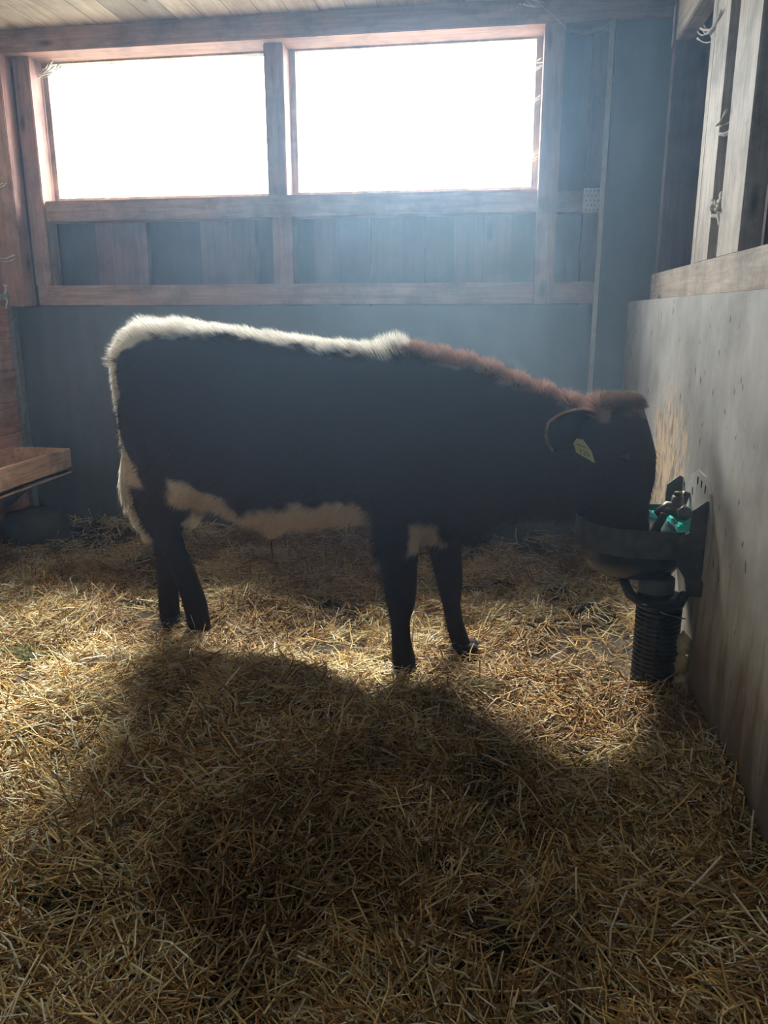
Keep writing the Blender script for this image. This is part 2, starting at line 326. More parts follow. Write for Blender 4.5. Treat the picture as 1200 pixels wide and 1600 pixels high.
trim(15, 'wzp', (X2, X2+.06, 2.445, 2.69, 1.363, 2.54))
b = MB()
for i in range(5): b.box(.86, .89, 2.98+i*.16, 2.98+i*.16+.155, 1.25, 2.54, random.uniform(.9, 1.5))
tag(b.build('trim_16', MT['dark2']), kind='structure')
trim(18, 'steelw', (.405, .4245, 3.93, 3.985, -.1, 2.437))
# left wall
b = MB()
for i in range(8):
    z = -.1+i*.168; b.box(XL-.05, XL, -1.6, 3.925, z, z+.164, random.uniform(.85, 1.15))
tag(b.build('wall_left', MT['lwall']), kind='structure')
b = MB(); b.box(XL-.12, XL-.02, -1.6, 4.2, 1.235, 2.6); b.box(XL-.25, XL-.12, -1.7, 4.4, -.2, 2.7); b.box(XL-.12, XL-.04, 3.8, 4.2, -.1, 1.24)
tag(b.build('wall_left', MT['cream']), kind='structure')
trim(17, 'metal', (XL-.02, XL+.022, 3.93, 3.985, -.05, 1.31), (XL-.02, XL+.045, 3.885, 3.897, 1.27, 1.30), bev=.003)
# wall behind the camera, with a made-up opening that lets in fill light
OPZ0, OPZ1, OPX0, OPX1 = 1.9, 2.2, -1.6, -1.1
b = MB()
b.box(-2.9, OPX0, -1.7, -1.6, -.2, 2.7); b.box(OPX1, 1.9, -1.7, -1.6, -.2, 2.7); b.box(OPX0, OPX1, -1.7, -1.6, -.2, OPZ0); b.box(OPX0, OPX1, -1.7, -1.6, OPZ1, 2.7)
tag(b.build('wall_front', MT['dark']), kind='structure')
portal('fill_portal', ((OPX0+OPX1)/2, -1.75, (OPZ0+OPZ1)/2), (R(90), 0, 0), OPX1-OPX0, OPZ1-OPZ0)
# ------------------------------------------------------------------ trough
t = empty('feed_trough', (-2.46, 3.2, .38), 'shallow brown wooden feed trough on the left wall', 'trough')
x0, x1, y0, y1, z0, z1 = XL+.002, -2.285, 2.3, 3.82, .38, .502
b = MB(); b.box(x0, x1, y0, y1, z0, z0+.02); b.build('bottom_board', MT['trough'], t)
b = MB(); b.box(x1-.028, x1, y0, y1, z0-.01, z1, bev=.003); b.build('side_board', MT['trough'], t)
b = MB(); b.box(x0, x0+.022, y0, y1, z0, z1, bev=.003); b.build('side_board', MT['trough'], t)
b = MB(); b.box(x0+.022, x1-.028, y1-.022, y1, z0, z1, bev=.003); b.build('end_board', MT['trough'], t)
b = MB(); b.box(x0+.022, x1-.028, y0, y0+.022, z0, z1, bev=.003); b.build('end_board', MT['trough'], t)
for yy in (2.7, 3.7):
    b = MB(); b.prism([(0, 0), (.24, 0), (0, -.2)], lambda a, c, d, yy=yy: (x0+a, yy+d, z0+c), .03); b.build('bracket', MT['iron'], t)
# stone under the trough
bm = bmesh.new(); bmesh.ops.create_cube(bm, size=1)
bmesh.ops.subdivide_edges(bm, edges=bm.edges, cuts=6, use_grid_fill=True)
for v in bm.verts:
    p = v.co*2; q = p.copy(); L = (abs(p.x)**3+abs(p.y)**3+abs(p.z)**3)**(1/3); q = p/L
    v.co = Vector((q.x*.15, q.y*.15, q.z*.10))*(1+.09*math.sin(7*p.x+3*p.y)*math.cos(5*p.z+2*p.x)) + Vector((-2.43, 3.66, .10))
for fc in bm.faces: fc.smooth = True
me = bpy.data.meshes.new('stone'); bm.to_mesh(me); bm.free()
tag(link('stone_block', me, MT['stone']), 'rounded dark stone block on the straw under the trough', 'stone')
# ------------------------------------------------------------------ nail plate, twine
b = MB(); b.box(.335, .44, 4.016, 4.02, 1.655, 1.765)
o = tag(b.build('nail_plate', MT['steelw']), 'square perforated nail plate on the rail right of the window', 'metal plate')
b = MB()
for i in range(5):
    for j in range(5): b.tube([(.35+i*.018+(j % 2)*.006, 4.017, 1.668+j*.021), (.35+i*.018+(j % 2)*.006, 4.013, 1.668+j*.021)], .0032, 6)
b.build('nail_heads', MT['iron'], o)
b = MB(); pts = [(-2.603+.006*math.sin(i*1.1), 3.89-.002*math.cos(i), 1.345-i*.011) for i in range(12)]
b.tube(pts, .004, 6); b.tube([(-2.61, 3.888, 1.345), (-2.58, 3.888, 1.338)], .003, 6)
tag(b.build('baling_twine', MT['twine']), 'short white twine hanging on the left corner post', 'twine')
# ------------------------------------------------------------------ cobwebs
def cobweb(label, spans, seed):
    rnd = random.Random(seed); b = MB()
    for (p, q, sag, rad, n) in spans:
        for k_ in range(n):
            a = Vector(p)+Vector([rnd.uniform(-1, 1)*.012*n for _ in range(3)])*.4; c = Vector(q)+Vector([rnd.uniform(-1, 1)*.012*n for _ in range(3)])*.4
            sg = sag*rnd.uniform(.6, 1.3)
            pts = [a.lerp(c, i/8)+Vector((0, 0, -sg*4*(i/8)*(1-i/8))) for i in range(9)]
            b.tube(pts, [rad*(1+.6*rnd.uniform(-1, 1)) for _ in pts], 5)
    return tag(b.build('cobweb', MT['web']), label, 'cobweb', 'dusty cobwebs on the timbers')
cobweb('dusty cobweb across the upper left corner of the left window', [((-2.39, 4.05, 2.37), (-2.30, 4.09, 2.42), .012, .0035, 7)], 1)
cobweb('thin cobweb thread hanging down inside the left window', [((-2.33, 4.09, 2.24), (-2.23, 4.09, 2.19), .012, .0009, 1)], 2)
cobweb('topmost dusty cobweb bridging the right edge of the right window', [((.125, 4.0, 2.30), (.06, 4.09, 2.31), .004, .002, 5)], 3)
cobweb('second cobweb from the top on the right edge of the right window', [((.125, 4.0, 2.17), (.075, 4.09, 2.16), .006, .0015, 4)], 4)
cobweb('lowest cobweb on the right edge of the right window', [((.125, 4.0, 1.92), (.03, 4.08, 1.88), .008, .0018, 5)], 6)
cobweb('long loose cobweb thread hanging under the beam above the right window', [((.05, 3.9, 2.53), (.22, 3.9, 2.40), -.01, .0012, 1), ((.22, 3.9, 2.40), (.42, 3.9, 2.44), .03, .001, 1), ((.02, 3.9, 2.525), (.09, 3.9, 2.50), .005, .002, 5)], 7)
cobweb('grey dusty cobweb stretched between the wide upright boards on the right, lower one', [((.66, 2.76, 1.53), (.66, 2.72, 1.53), .008, .006, 8), ((.66, 2.74, 1.53), (.66, 2.735, 1.48), 0, .006, 5)], 8)
cobweb('small grey cobweb halfway up between the wide upright boards on the right', [((.65, 2.79, 1.76), (.65, 2.70, 1.76), .006, .004, 6)], 9)
cobweb('sagging dusty cobweb under the pale plate at the top right', [((.66, 3.30, 2.18), (.65, 2.88, 2.10), .03, .003, 6)], 10)
cobweb('dusty cobweb strand on the left corner post above the twine', [((-2.66, 3.88, 1.47), (-2.52, 3.89, 1.49), .015, .003, 3)], 11)
cobweb('upper dusty cobweb strand on the left corner post', [((-2.66, 3.88, 1.82), (-2.53, 3.89, 1.84), .015, .0028, 3)], 12)
# ------------------------------------------------------------------ drinking bowl
bx, by = .395, 2.33
t = empty('drinking_bowl', (XR, by, .44), 'cast drinking bowl with a teal inside and iron guard hoop on the right wall', 'drinking bowl')
nn = 36
def ringpts(rr, z): return [(bx+rr*math.cos(2*math.pi*j/nn), by+rr*math.sin(2*math.pi*j/nn), z) for j in range(nn)]
b = MB(); b.rings([ringpts(.06, .440), ringpts(.125, .455), ringpts(.150, .50), ringpts(.158, .55), ringpts(.158, .578), ringpts(.150, .578)], cap=True, smooth=True); basin = b.build('bowl_shell', MT['blackpl'], t)
b = MB(); b.rings([ringpts(.150, .578), ringpts(.157, .598), ringpts(.151, .599), ringpts(.138, .55), ringpts(.11, .49), ringpts(.03, .475)], cap=False)
b.bm.faces.new([v for v in b.bm.verts][-nn:][::-1]); b.build('bowl_lining', MT['teal'], t)
# guard hoop: a flat bar running out from the wall, round the bowl and back
def hoop(off):
    r_ = .168+off; pts = [(XR-.006, by-r_)]
    for i in range(25): a = -math.pi/2-math.pi*i/24; pts.append((bx+r_*math.cos(a), by+r_*math.sin(a)))
    pts.append((XR-.006, by+r_)); return pts
po, pi_ = hoop(0), hoop(-.006); b = MB(); RR = []
for a, c in zip(po, pi_): RR.append([(a[0], a[1], .612), (a[0], a[1], .532), (c[0], c[1], .532), (c[0], c[1], .612)])
b.rings(RR, smooth=False); b.build('guard_hoop', MT['iron'], t)
for yy in (by-.176, by+.170):
    b = MB(); b.prism([(-.002, -.02), (-.002, .25), (-.012, .255), (-.048, .225), (-.05, .165), (-.075, .15), (-.075, .07), (-.05, .03), (-.04, -.02)], lambda a, c, d, yy=yy: (XR+a, yy+d, .45+c), .006)
    b.build('side_bracket', MT['iron'], t)
b = MB(); b.prism([(-.215, -.10), (-.215, .07), (-.17, .145), (-.10, .178), (-.02, .18), (.05, .155), (.12, .06), (.15, -.10)], lambda a, c, d: (XR-.001-d, by+a, .58+c), .005)
pl = b.build('wall_plate', MT['steelw'], t)
for yy, zz in ((-.12, .145), (-.075, .15), (-.03, .152), (-.165, .11), (.02, .11), (-.15, .05)):
    b = MB(); pts = [(yy+.006*math.cos(a*math.pi/6), zz+(.006 if math.sin(a*math.pi/6) > 0 else -.006)+.006*math.sin(a*math.pi/6)) for a in range(12)]
    b.prism(pts, lambda a, c, d: (XR-.0062-d, by+a, .58+c), .0006); b.build('slot', MT['blackpl'], pl)
# valve with tongue
b = MB(); b.tube([(.548, by, .615), (.52, by, .635), (.49, by, .64), (.46, by, .615)], [.022, .026, .022, .016], 14)
b.tube([(.525, by-.05, .64), (.525, by+.05, .64)], .015, 12); b.tube([(.515, by, .63), (.515, by, .678)], [.022, .017], 12); b.tube([(.525, by-.062, .64), (.525, by-.045, .64)], .021, 6)
b.tube([(.515, by, .678), (.515, by, .69)], .012, 6); b.tube([(.54, by+.05, .64), (.55, by+.05, .68)], .012, 8)
b.build('valve', MT['brass'], t)
b = MB(); b.tube([(.475, by-.03, .63), (.455, by-.025, .58), (.44, by-.02, .52)], [.02, .022, .026], 10, sq=.35); b.build('valve_tongue', MT['iron'], t)
b = MB(); b.box(.50, .553, by-.10, by+.10, .59, .615, bev=.006); b.build('valve_cover', MT['teal'], t)
# corrugated riser pipe with grey sleeve and hose
px_, py_ = .478, 2.27
t = empty('riser_pipe', (px_, py_, .05), 'black corrugated pipe standing in the straw under the drinking bowl', 'pipe')
b = MB(); prof = [(.05, .02)]
z = .02
while z < .385: prof += [(.057, z), (.066, z+.003), (.066, z+.0085), (.057, z+.0115)]; z += .0145
prof += [(.05, z)]
b.lathe(prof, px_, py_, 32); b.build('corrugated_sleeve', MT['blackpl'], t)
b = MB(); b.lathe([(.048, .36), (.052, .375), (.052, .437), (.045, .442)], px_-.01, py_+.02, 24); b.build('collar', MT['greypl'], t)
b = MB(); b.tube([(.375, 2.33, .448), (.372, 2.29, .425), (.385, 2.23, .40), (.42, 2.19, .385), (.47, 2.19, .383), (.52, 2.21, .385), (.54, 2.25, .40)], .0145, 12); b.build('hose', MT['blackpl'], t)
b = MB(); b.tube([(px_-.06, 2.20, .395), (px_, 2.192, .36), (px_+.06, 2.20, .345)], .002, 6); b.build('wire_tie', MT['metal'], t)
for zz, rr in ((.255, .028), (.19, .026), (.13, .024)):
    bm = bmesh.new(); bmesh.ops.create_icosphere(bm, subdivisions=3, radius=1)
    for v in bm.verts: q = v.co; k_ = 1+.15*math.sin(5*q.x+9*q.z); v.co = Vector((.548+q.x*.022*k_, 2.235+q.y*.03*k_, zz+q.z*.034*k_))
    for fc in bm.faces: fc.smooth = True
    me = bpy.data.meshes.new('foam'); bm.to_mesh(me); bm.free(); link('foam_blob', me, MT['foam'], t)
# ------------------------------------------------------------------ calf
A = Vector((-1.2, 2.70, 0)); AX = Vector((.98287, -.18429, 0)); AN = Vector((.18429, .98287, 0))
def W(s, t_, z): return A+AX*s+AN*t_+Vector((0, 0, z))
def toL(P):
    d = P-np.array(A)[None, :]; return d@np.array(AX), d@np.array(AN), P[:, 2]
TOR = [(-.190, 1.07, .93, .03, 0), (-.17, 1.12, .84, .075, 0), (-.11, 1.155, .70, .13, 0), (-.03, 1.167, .62, .18, 0), (.08, 1.167, .575, .22, 0), (.2, 1.155, .51, .22, 0), (.36, 1.137, .457, .23, 0),
       (.53, 1.12, .468, .235, 0), (.68, 1.104, .50, .23, 0), (.78, 1.096, .515, .22, 0), (.87, 1.096, .485, .22, 0), (.96, 1.092, .462, .205, 0), (1.09, 1.066, .457, .18, 0), (1.18, 1.04, .475, .155, 0),
       (1.26, 1.008, .55, .13, 0), (1.36, .975, .565, .112, -.01), (1.45, .945, .572, .10, -.02), (1.53, .925, .62, .085, -.03)]
def ell(c, a, b_, ra, rb, n=28, p=2.0, q=2.0):
    out = []
    for j in range(n):
        th = 2*math.pi*j/n; co, si = math.cos(th), math.sin(th)
        out.append(c + a*(ra*math.copysign(abs(co)**(2/p), co)) + b_*(rb*math.copysign(abs(si)**(2/q), si)))
    return out
def interp(T, s, k_):
    xs_ = [q[0] for q in T]; return np.interp(s, xs_, [q[k_] for q in T])
Z = Vector((0, 0, 1))
b = MB()
RR = []
for i in range(70):
    s = -.19+1.72*i/69; zt, zb, wd, tt = [float(interp(TOR, s, k_)) for k_ in (1, 2, 3, 4)]
    c = W(s, tt, (zt+zb)/2); H = (zt-zb)/2; ring = []
    for j in range(32):
        th = 2*math.pi*j/32; co, si = math.cos(th), math.sin(th)
        # narrower top line, fuller belly
        ww = wd*(1-.16*max(0, si)**1.5+.04*max(0, -si)); p = 2.35
        ring.append(c+AN*(ww*math.copysign(abs(co)**(2/p), co))+Z*(H*math.copysign(abs(si)**(2/p), si)))
    RR.append(ring)
b.rings(RR)
# head, level rings from poll down to the muzzle
HEAD = [(.962, 1.555, 1.615, .035), (.95, 1.50, 1.632, .06), (.92, 1.45, 1.642, .078), (.88, 1.426, 1.658, .09), (.80, 1.42, 1.684, .097), (.72, 1.435, 1.687, .088), (.66, 1.467, 1.676, .072), (.60, 1.49, 1.679, .062), (.54, 1.518, 1.69, .062), (.505, 1.535, 1.69, .06), (.485, 1.56, 1.67, .045)]
RR = []
for z_, s0, s1, wd in HEAD:
    tt = -.03-.045*(.95-z_)/.45
    RR.append(ell(W((s0+s1)/2, tt, z_), AX, AN, (s1-s0)/2, wd, 28, 2.3, 2.3))
b.rings(RR)
def leg(T):   # (x, y, z, rx, ry)
    b.rings([ell(Vector((x, y, z_)), Vector((1, 0, 0)), Vector((0, 1, 0)), rx, ry, 20) for x, y, z_, rx, ry in T])
def wl(s, t_, z_, rx, ry): p = W(s, t_, z_); return (p.x, p.y, z_, rx, ry)
NF = [wl(.90, -.13, .80, .10, .05), wl(.87, -.135, .70, .115, .062), (-.343, 2.395, .58, .099, .065), (-.329, 2.40, .495, .078, .058), (-.321, 2.40, .408, .064, .052), (-.315, 2.40, .32, .056, .047), (-.313, 2.40, .264, .048, .042),
      (-.315, 2.40, .207, .034, .032), (-.311, 2.40, .139, .034, .031), (-.303, 2.40, .081, .041, .037), (-.300, 2.40, .045, .040, .037), (-.296, 2.40, .02, .045, .042)]
FF = [wl(.98, .11, .80, .09, .05), wl(.98, .11, .62, .09, .06), (-.19, 2.61, .44, .063, .052), (-.178, 2.61, .347, .055, .047), (-.166, 2.61, .265, .048, .042), (-.161, 2.61, .205, .035, .033), (-.151, 2.61, .147, .033, .03),
      (-.136, 2.61, .088, .036, .034), (-.122, 2.61, .05, .036, .034), (-.103, 2.61, .018, .044, .04)]
NR = [wl(.03, -.10, 1.0, .12, .06), wl(.03, -.11, .88, .16, .07), wl(.03, -.115, .77, .155, .07), (-1.21, 2.605, .68, .135, .066), (-1.222, 2.60, .62, .118, .06), (-1.232, 2.60, .565, .098, .053), (-1.235, 2.60, .497, .085, .047), (-1.222, 2.60, .435, .068, .042),
      (-1.186, 2.60, .36, .048, .038), (-1.145, 2.60, .255, .048, .036), (-1.117, 2.60, .155, .048, .038), (-1.107, 2.60, .08, .046, .038), (-1.103, 2.60, .04, .045, .038), (-1.095, 2.60, .018, .05, .042)]
FR = [wl(.0, .10, 1.0, .12, .06), wl(-.01, .11, .85, .15, .07), wl(-.02, .11, .72, .13, .065), (-1.27, 2.76, .56, .09, .055), (-1.268, 2.74, .45, .074, .048), (-1.268, 2.73, .37, .060, .042), (-1.268, 2.72, .265, .046, .036), (-1.270, 2.71, .16, .041, .034),
      (-1.270, 2.71, .08, .042, .036), (-1.270, 2.71, .04, .042, .036), (-1.263, 2.71, .018, .048, .04)]
for L_ in (NF, FF, NR, FR): leg(L_)
# stifle fold, sheath, scrotum
def blob(p, rx, ry, rz):
    RR = []
    for i in range(1, 10):
        a = math.pi*i/10; RR.append(ell(Vector((p.x, p.y, p.z+rz*math.cos(a))), AX, AN, rx*math.sin(a), ry*math.sin(a), 16))
    b.rings(RR)
blob(W(.10, -.14, .66), .10, .07, .12); blob(W(.12, .13, .66), .10, .07, .12)
blob(W(.40, 0, .455), .055, .03, .04); blob(W(.385, 0, .425), .022, .018, .03)
blob(W(.03, .0, .55), .10, .10, .12)
blob(W(.055, .01, .46), .03, .035, .055)
blob(W(.86, -.13, .78), .13, .07, .18); blob(W(-.07, -.08, 1.0), .09, .07, .13); blob(W(-.07, .08, 1.0), .09, .07, .13)
tmp = link('calf_tmp', b.mesh('calf_tmp'), None)
md = tmp.modifiers.new('r', 'REMESH'); md.mode = 'VOXEL'; md.voxel_size = .0095
md = tmp.modifiers.new('s', 'SMOOTH'); md.factor = .6; md.iterations = 9
dg = bpy.context.evaluated_depsgraph_get(); dg.update()
body_me = bpy.data.meshes.new_from_object(tmp.evaluated_get(dg)); bpy.data.objects.remove(tmp)
calf = empty('calf', (-.6, 2.6, 0), 'dark red-brown calf with a white back line and white belly, drinking from the bowl', 'calf')
body_me.name = 'calf_body'; body_me.materials.clear()
nv = len(body_me.vertices); BV = np.zeros(nv*3, np.float32); body_me.vertices.foreach_get('co', BV); BV = BV.reshape(-1, 3).astype(float)
RED = np.array([.040, .016, .012]); MANE_BACKLIT = np.array([.27, .165, .13]); WH = np.array([.90, .87, .80]); CR = np.array([.58, .50, .42]); BLK = np.array([.022, .013, .011])  # mane colour: red-brown made lighter to paint in the backlight
def sstep(a, b_, x): t_ = np.clip((x-a)/(b_-a), 0, 1); return t_*t_*(3-2*t_)
def coat(P):
    s, t_, z_ = toL(P)
    nz = (vnoise(s*14+5, z_*14+9+t_*7)-.5)*.05 + (vnoise(s*45, z_*45+t_*30)-.5)*.025
    zt = interp(TOR, s, 1); zb = interp(TOR, s, 2)
    C = np.repeat(RED[None], len(P), 0)
    def mix(c, m): 
        nonlocal C
        C = C*(1-m[:, None])+c[None]*m[:, None]
    mix(BLK, sstep(.62, .40, z_+nz)*1.0)
    d = zt-z_+nz*.8
    wtop = np.interp(s, [-.3, -.1, .05, .2, .33, .42, .6, .8, .9, .95, 1.0], [.085, .075, .055, .028, .016, .012, .012, .018, .022, .006, -.05])
    mix(WH, (s < 1.0)*sstep(wtop+.012, wtop-.008, d))
    mane = (s > .93)*(s < 1.55)*(z_ > .85)*sstep(.03, .012, d); mix(MANE_BACKLIT, mane)
    mix(MANE_BACKLIT, (z_ > .90)*(s > 1.5)*sstep(.90, .935, z_+nz))
    mix(WH, sstep(-.125, -.15, s+nz*.5)*(z_ > .8)*1.0)
    mix(CR, sstep(-.01, -.035, s+nz+(z_-.6)*.45)*sstep(.585, .61, z_)*sstep(.83, .79, z_))
    bel = sstep(.10, .075, z_-zb+nz)*sstep(.09, .12, s)*sstep(.86, .80, s)*sstep(.37, .40, z_)
    mix(CR, bel)
    tri = sstep(.055, .04, abs(s-.125+nz)+np.maximum(0, z_-.55)*.55)*sstep(.50, .52, z_)*sstep(.635, .61, z_+nz); mix(CR, tri*(t_ < .2))
    mix(WH*.8, sstep(.05, .035, abs(s-.055))*sstep(.525, .50, z_)*sstep(.39, .40, z_)*sstep(.075, .05, abs(t_-.01)))
    mix(CR*.9, sstep(.96, .975, s+nz*.5)*sstep(1.07, 1.05, s+nz*.6+(z_-.5)*.4)*sstep(.56, .545, z_+nz*.5)*sstep(.445, .455, z_)*(t_ < -.02))
    return C
BC = coat(BV); at_ = body_me.attributes.new('Col', 'FLOAT_COLOR', 'POINT')
c4 = np.ones((nv, 4), np.float32); c4[:, :3] = BC; at_.data.foreach_set('color', c4.ravel())
body_me.polygons.foreach_set('use_smooth', np.ones(len(body_me.polygons), bool))
body = link('body', body_me, MT['hide'], calf)
# strands: p base, d direction, l length, c colour
def strands(P, D, Ln, Cc, w0, bend, Nn):
    n = len(P); T = np.cross(D, Nn); T /= np.linalg.norm(T, axis=1)[:, None]+1e-9
    tw = rng.random(n)*2*np.pi; T2 = np.cross(D, T); T = T*np.cos(tw)[:, None]+T2*np.sin(tw)[:, None]
    Lc = Ln[:, None]; M1 = P+D*Lc*.5+bend*Lc*.12; TP = P+D*Lc+bend*Lc*.45
    w_ = (w0 if np.ndim(w0) else np.full(n, w0))[:, None]
    V = np.stack([P-T*w_, P+T*w_, M1+T*w_*.8, M1-T*w_*.8, TP+T*w_*.15, TP-T*w_*.15], 1).reshape(-1, 3)
    o = np.arange(n)[:, None]*6; F = np.concatenate([o+np.array([0, 1, 2, 3]), o+np.array([3, 2, 4, 5])], 0)
    return V, F, np.repeat(Cc, 6, 0)
body_me.calc_loop_triangles(); nt_ = len(body_me.loop_triangles); TI = np.zeros(nt_*3, np.int32); body_me.loop_triangles.foreach_get('vertices', TI); TI = TI.reshape(-1, 3)
P0, P1, P2 = BV[TI[:, 0]], BV[TI[:, 1]], BV[TI[:, 2]]; FN = np.cross(P1-P0, P2-P0); AR = np.linalg.norm(FN, axis=1); FN = FN/(AR[:, None]+1e-12)
def sample(n, wt):
    p = AR*wt; p = p/p.sum(); i = rng.choice(nt_, n, p=p); a = rng.random(n); c = rng.random(n); fl = a+c > 1; a[fl] = 1-a[fl]; c[fl] = 1-c[fl]
    return P0[i]+(P1[i]-P0[i])*a[:, None]+(P2[i]-P0[i])*c[:, None], FN[i]
cs, ct, cz = toL((P0+P1+P2)/3); czt = interp(TOR, cs, 1)
LV, LF, LC = [], [], []; off = 0
def addS(P, Nn, lift, flow, Ln, w0, droop=0., Cc=None, cj=.25):
    global off
    n = len(P); D = Nn*lift[:, None]+flow+rng.normal(0, .16, (n, 3)); D /= np.linalg.norm(D, axis=1)[:, None]
    Cc = coat(P) if Cc is None else Cc; Cc = Cc*(1+rng.uniform(-cj, cj, (n, 1)))
    bend = flow*.5+np.array([0, 0, -droop])[None]
    V, F, C = strands(P-Nn*.002, D, Ln, Cc, w0, bend, Nn+1e-3); LV.append(V); LF.append(F+off); LC.append(C); off += len(V)
back = -np.array(AX); n = 60000
P, Nn = sample(n, np.ones(nt_)); s_, t__, z__ = toL(P)
fl = np.where((s_ > 1.40)[:, None], np.array([0, 0, -1.])[None]*1.0, back[None]*.75+np.array([0, 0, -.5])[None])
addS(P, Nn, np.full(n, .28), fl, rng.uniform(.012, .026, n)*np.where(z__ < .3, .6, 1), .0008)
# longer hair on the top line
n = 16000; P, Nn = sample(n, (czt-cz < .05)*(cs < 1.0)*(cs > -.23)*1.0+((cs < -.12)*(czt-cz < .12))*1.0); s_, t__, z__ = toL(P)
tuft = np.exp(-((s_-.865)/.055)**2)
lum = .5+1.0*vnoise(s_*26, t__*26+3)
addS(P, Nn, .55+.9*tuft+.5*(s_ < .05), back[None]*(.7-.4*tuft[:, None])+np.array([0, 0, .15])[None], (rng.uniform(.014, .028, n)+.030*tuft+.009*(s_ < .12))*lum, .0008)
# mane along the neck, in tufts
n = 9000; P, Nn = sample(n, (czt-cz < .026)*(cs > .92)*(cs < 1.52)*(cz > .86)*1.0); s_, t__, z__ = toL(P)
ph = np.sin(s_*75+t__*8); addS(P, Nn, np.full(n, .9), (np.array(AX)[None]*(ph*.55)[:, None]+back[None]*.2), rng.uniform(.014, .028, n)*(1.0+.35*np.sin(s_*75+1.4)), .0008, Cc=MANE_BACKLIT[None].repeat(n, 0)*1.6)
# poll
n = 3500; P, Nn = sample(n, (cs > 1.47)*(cs < 1.64)*(cz > .93)*1.0); addS(P, Nn, np.full(n, .9), np.array(AX)[None]*.3*np.ones((n, 1)), rng.uniform(.010, .022, n), .0008, Cc=MANE_BACKLIT[None].repeat(n, 0)*.8)
# belly, chest and thigh fringes
n = 7000; P, Nn = sample(n, ((cz < .60)*(cz > .42)*(cs > .08)*(cs < 1.2))*1.0); addS(P, Nn, np.full(n, .5), back[None]*.5+np.array([0, 0, -.6])[None]*np.ones((n, 1)), rng.uniform(.016, .032, n), .0008)
n = 5000; P, Nn = sample(n, (cs < -.15)*(cz > .55)*1.0); addS(P, Nn, np.full(n, .8), np.array([0, 0, -.7])[None]*np.ones((n, 1)), rng.uniform(.010, .02, n), .0008)
me = npmesh('coat_hair', np.concatenate(LV), np.concatenate(LF), np.concatenate(LC)); link('coat_hair', me, MT['fur'], body)
body['label'] = 'dark red-brown body with white top line'
# tail
TL = [(-.120, .0, 1.120, .030), (-.190, -.005, 1.110, .032), (-.222, -.01, 1.06, .030), (-.232, -.012, .97, .026), (-.222, -.015, .877, .024), (-.205, -.018, .794, .024), (-.19, -.02, .709, .034), (-.183, -.022, .65, .046), (-.18, -.024, .59, .050), (-.173, -.026, .53, .038), (-.155, -.028, .47, .022), (-.14, -.03, .428, .006)]
TL = [(a+.035, c-.04*(1.15-z_)/.7, z_, q) for a, c, z_, q in TL]
b = MB(); b.tube([W(a, c, z_) for a, c, z_, q in TL], [q for *_, q in TL], 14)
me = b.mesh('tail'); me.attributes.remove(me.attributes['Col']); at_ = me.attributes.new('Col', 'FLOAT_COLOR', 'POINT'); c4 = np.ones((len(me.vertices), 4), np.float32); c4[:, :3] = WH*.85; at_.data.foreach_set('color', c4.ravel())
tail = link('tail', me, MT['hide'], calf); tail['label'] = 'white tail with a full switch'
n = 9000; u_ = rng.random(n)**.8; ti = u_*(len(TL)-1.001); i0 = ti.astype(int); fr = (ti-i0)[:, None]
TP_ = np.array([list(W(a, c, z_)) for a, c, z_, q in TL]); TR_ = np.array([q for *_, q in TL])
cen = TP_[i0]*(1-fr)+TP_[i0+1]*fr; rad = TR_[i0]*(1-fr[:, 0])+TR_[i0+1]*fr[:, 0]; dn = TP_[i0+1]-TP_[i0]; dn /= np.linalg.norm(dn, axis=1)[:, None]
an = rng.random(n)*2*np.pi; e1 = np.cross(dn, np.array([0, 1., 0])); e1 /= np.linalg.norm(e1, axis=1)[:, None]; e2 = np.cross(dn, e1)
nr = e1*np.cos(an)[:, None]+e2*np.sin(an)[:, None]
D = dn*1.0+nr*np.where(u_ < .5, .45, .12)[:, None]+rng.normal(0, .1, (n, 3)); D /= np.linalg.norm(D, axis=1)[:, None]
V, F, C = strands(cen+nr*rad[:, None]*.97, D, rng.uniform(.02, .032, n)*(1+1.2*(u_ > .55)), WH[None]*(1+rng.uniform(-.3, .15, (n, 1))), .0009, dn*.3, nr)
link('tail_hair', npmesh('tail_hair', V, F, C), MT['fur'], tail)
